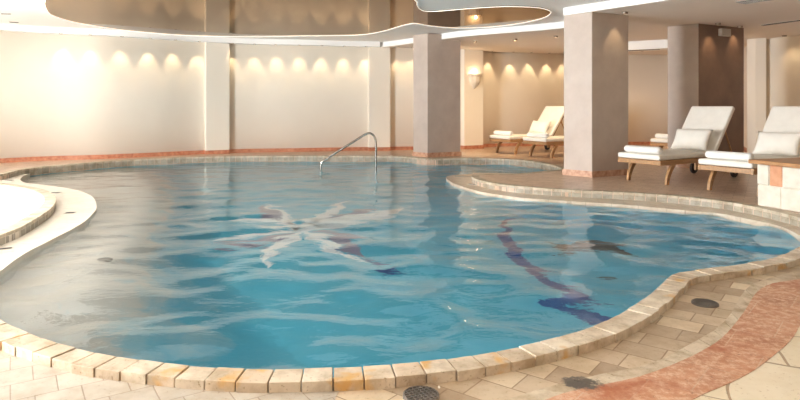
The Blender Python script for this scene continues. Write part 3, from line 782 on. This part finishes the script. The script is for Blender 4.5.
for k, (x, y, z, w_) in enumerate(((-4.6, 3.2, ZA, 'left-hand front'), (-1.6, 2.6, ZA, 'middle front'), (1.5, 2.6, ZA, 'right of middle front'), (-4.2, 6.0, ZA, 'left-hand rear'), (-1.2, 5.4, ZA, 'pool centre'), (-3.0, .3, ZA, 'left camera side'), (1.0, .3, ZA, 'right camera side'))):  # unseen fill lamps, added overhead to brighten the foreground and pool floor
    downlight((x, y, z-.001), 'added unseen fill downlight in the white ceiling over the near pool end, %s one' % w_, 'added fill downlights', 27, 1.95, .8, 1.6) ; LASTL.color = (1, .94, .86)
# sconce
so = empty('wall_sconce', sc_pt+Vector((0, 0, 1.54)), math.atan2(sc_t.y, sc_t.x))
bm = bmesh.new(); rows = []
for r, z in ((.012, 0), (.07, .06), (.115, .125), (.122, .14), (.122, .25), (.155, .26), (.155, .30)):
    rows.append([bm.verts.new((r*math.cos(math.pi*k/5), -r*math.sin(math.pi*k/5), z)) for k in range(6)])
for a, c in zip(rows, rows[1:]):
    for k in range(5): bm.faces.new((a[k], a[k+1], c[k+1], c[k]))
    bm.faces.new((a[5], a[0], c[0], c[5]))
bm.faces.new(rows[0]); 
inner = [bm.verts.new((.13*math.cos(math.pi*k/5), -.13*math.sin(math.pi*k/5)-.002, .30)) for k in range(6)]
deep = [bm.verts.new((.10*math.cos(math.pi*k/5), -.10*math.sin(math.pi*k/5)-.002, .24)) for k in range(6)]
for a, c in ((rows[-1], inner), (inner, deep)):
    for k in range(5): bm.faces.new((a[k], a[k+1], c[k+1], c[k]))
    bm.faces.new((a[5], a[0], c[0], c[5]))
bm.faces.new(deep)
obj('bowl', bm, M['sconce'], so)
bm = bmesh.new(); bmesh.ops.create_uvsphere(bm, u_segments=14, v_segments=8, radius=.026, matrix=Matrix.Translation((0, -.05, .272))); obj('bulb', bm, M['bulb'], so, True)
so.scale = (1.25,)*3
tag(so, 'lit plaster wall sconce tapering to a point on the pilaster beside the far pillar', 'wall lamp')
l = bpy.data.lights.new('sconce_glow', 'POINT'); l.energy = 3; l.color = (1, .74, .44); l.shadow_soft_size = .03
o = bpy.data.objects.new('sconce_glow', l); COL.objects.link(o); o.location = sc_pt+sc_n*.08+Vector((0, 0, 1.95))

# grille box on the dark pillar
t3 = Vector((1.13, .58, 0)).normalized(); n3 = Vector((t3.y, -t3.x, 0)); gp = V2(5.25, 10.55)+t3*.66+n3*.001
go = empty('wall_speaker', gp+Vector((0, 0, 2.36)), math.atan2(t3.y, t3.x))
bm = bmesh.new(); box(bm, -.13, .13, -.07, 0, 0, .13); obj('housing', bm, M['vent'], go, bevel=.006)
bm = bmesh.new()
for k in range(6): box(bm, -.11, .11, -.076, -.07, .012+k*.019, .022+k*.019)
obj('grille', bm, M['grille'], go)
tag(go, 'small grey box with a grille fixed high on the dark brown pillar', 'speaker')

# ceiling vents
def vent(name, c, ln, wd, rz, label, n=1, z=ZB):
    o = empty(name, (c[0], c[1], z), rz)
    bm = bmesh.new()
    box(bm, -ln/2, ln/2, -wd/2, -wd/2+.012, -.004, 0); box(bm, -ln/2, ln/2, wd/2-.012, wd/2, -.004, 0)
    box(bm, -ln/2, -ln/2+.012, -wd/2, wd/2, -.004, 0); box(bm, ln/2-.012, ln/2, -wd/2, wd/2, -.004, 0)
    obj('vent_frame', bm, M['vent'], o)
    bm = bmesh.new(); box(bm, -ln/2+.012, ln/2-.012, -wd/2+.012, wd/2-.012, -.012, -.0005); obj('slot', bm, M['dark'], o)
    if n > 1:
        bm = bmesh.new()
        for k in range(n): y = -wd/2+wd*(k+.5)/n; box(bm, -ln/2+.012, ln/2-.012, y-.006, y+.006, -.014, -.001)
        obj('louvre', bm, M['vent'], o)
    tag(o, label, 'vent')
a, c = Vector(PC(762, 25)), Vector(PC(800, 20)); c2 = a+(c-a)*4
m_ = (a+c2)/2; vent('ceiling_vent', m_, (c2-a).length, .10, math.atan2(c.y-a.y, c.x-a.x), 'long dark slot vent in the lower ceiling at the right edge')
p = PC(755, .5); vent('ceiling_vent', p, .42, .25, math.atan2(-.9, .5), 'louvred ceiling vent cut by the top edge of the picture at right', 6)
p = PC(6, 13.5, ZA); vent('ceiling_vent', p, .16, .06, .2, 'tiny dark vent on the white ceiling at the left edge, the nearer of two', 1, ZA)
p = PC(14, 22, ZA); vent('ceiling_vent', p, .16, .06, .4, 'tiny vent on the white ceiling at the left edge, the farther of two', 1, ZA)
a_, c_ = V2(3.9, 14.25), V2(6.6, 12.6); t_ = (c_-a_).normalized(); m_ = a_+t_*1.62+Vector((-t_.y, t_.x, 0))*.10
vent('ceiling_vent', m_, .95, .10, math.atan2(t_.y, t_.x), 'dark slot vent under the white beam between the two brown pillars', 1, 2.36)

# second material for the dark pillar
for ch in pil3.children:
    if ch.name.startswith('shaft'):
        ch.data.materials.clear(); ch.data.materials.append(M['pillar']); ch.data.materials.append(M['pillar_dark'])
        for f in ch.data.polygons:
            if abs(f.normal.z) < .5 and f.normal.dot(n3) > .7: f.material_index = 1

# daylight from the window side
W_ = bpy.data.worlds.new('daylight'); S.world = W_; W_.use_nodes = True
bg = W_.node_tree.nodes['Background']; bg.inputs['Color'].default_value = (1, .98, .95, 1); bg.inputs['Strength'].default_value = 1.6
def area(loc, aim, sx, sy, energy, col):
    l = bpy.data.lights.new('daylight', 'AREA'); l.shape = 'RECTANGLE'; l.size = sx; l.size_y = sy; l.energy = energy; l.color = col
    o = bpy.data.objects.new('daylight', l); COL.objects.link(o); o.location = loc
    o.rotation_euler = Vector(aim).to_track_quat('-Z', 'Z').to_euler(); return o
area((-9.15, 3.3, 1.25), (1, .16, .55), 6.3, 2.3, 3600, (.94, .975, 1))

# ------------------------------------------------------------------ camera
cam = bpy.data.cameras.new('camera'); co_ = bpy.data.objects.new('camera', cam); COL.objects.link(co_)
co_.location = (0, 0, EYE); co_.rotation_euler = (math.pi/2, 0, 0)
cam.sensor_width = 36; cam.lens = 27.0; cam.shift_y = -(200-HY)/800; cam.clip_end = 200
S.camera = co_
S.view_settings.view_transform = 'Standard'; S.view_settings.look = 'None'; S.view_settings.gamma = 1; S.view_settings.use_curve_mapping = False
S.view_settings.exposure = 0.18
S.cycles.use_denoising = True
S.cycles.max_bounces = 14; S.cycles.diffuse_bounces = 6; S.cycles.transmission_bounces = 10; S.cycles.glossy_bounces = 6
S.cycles.sample_clamp_indirect = 6.0
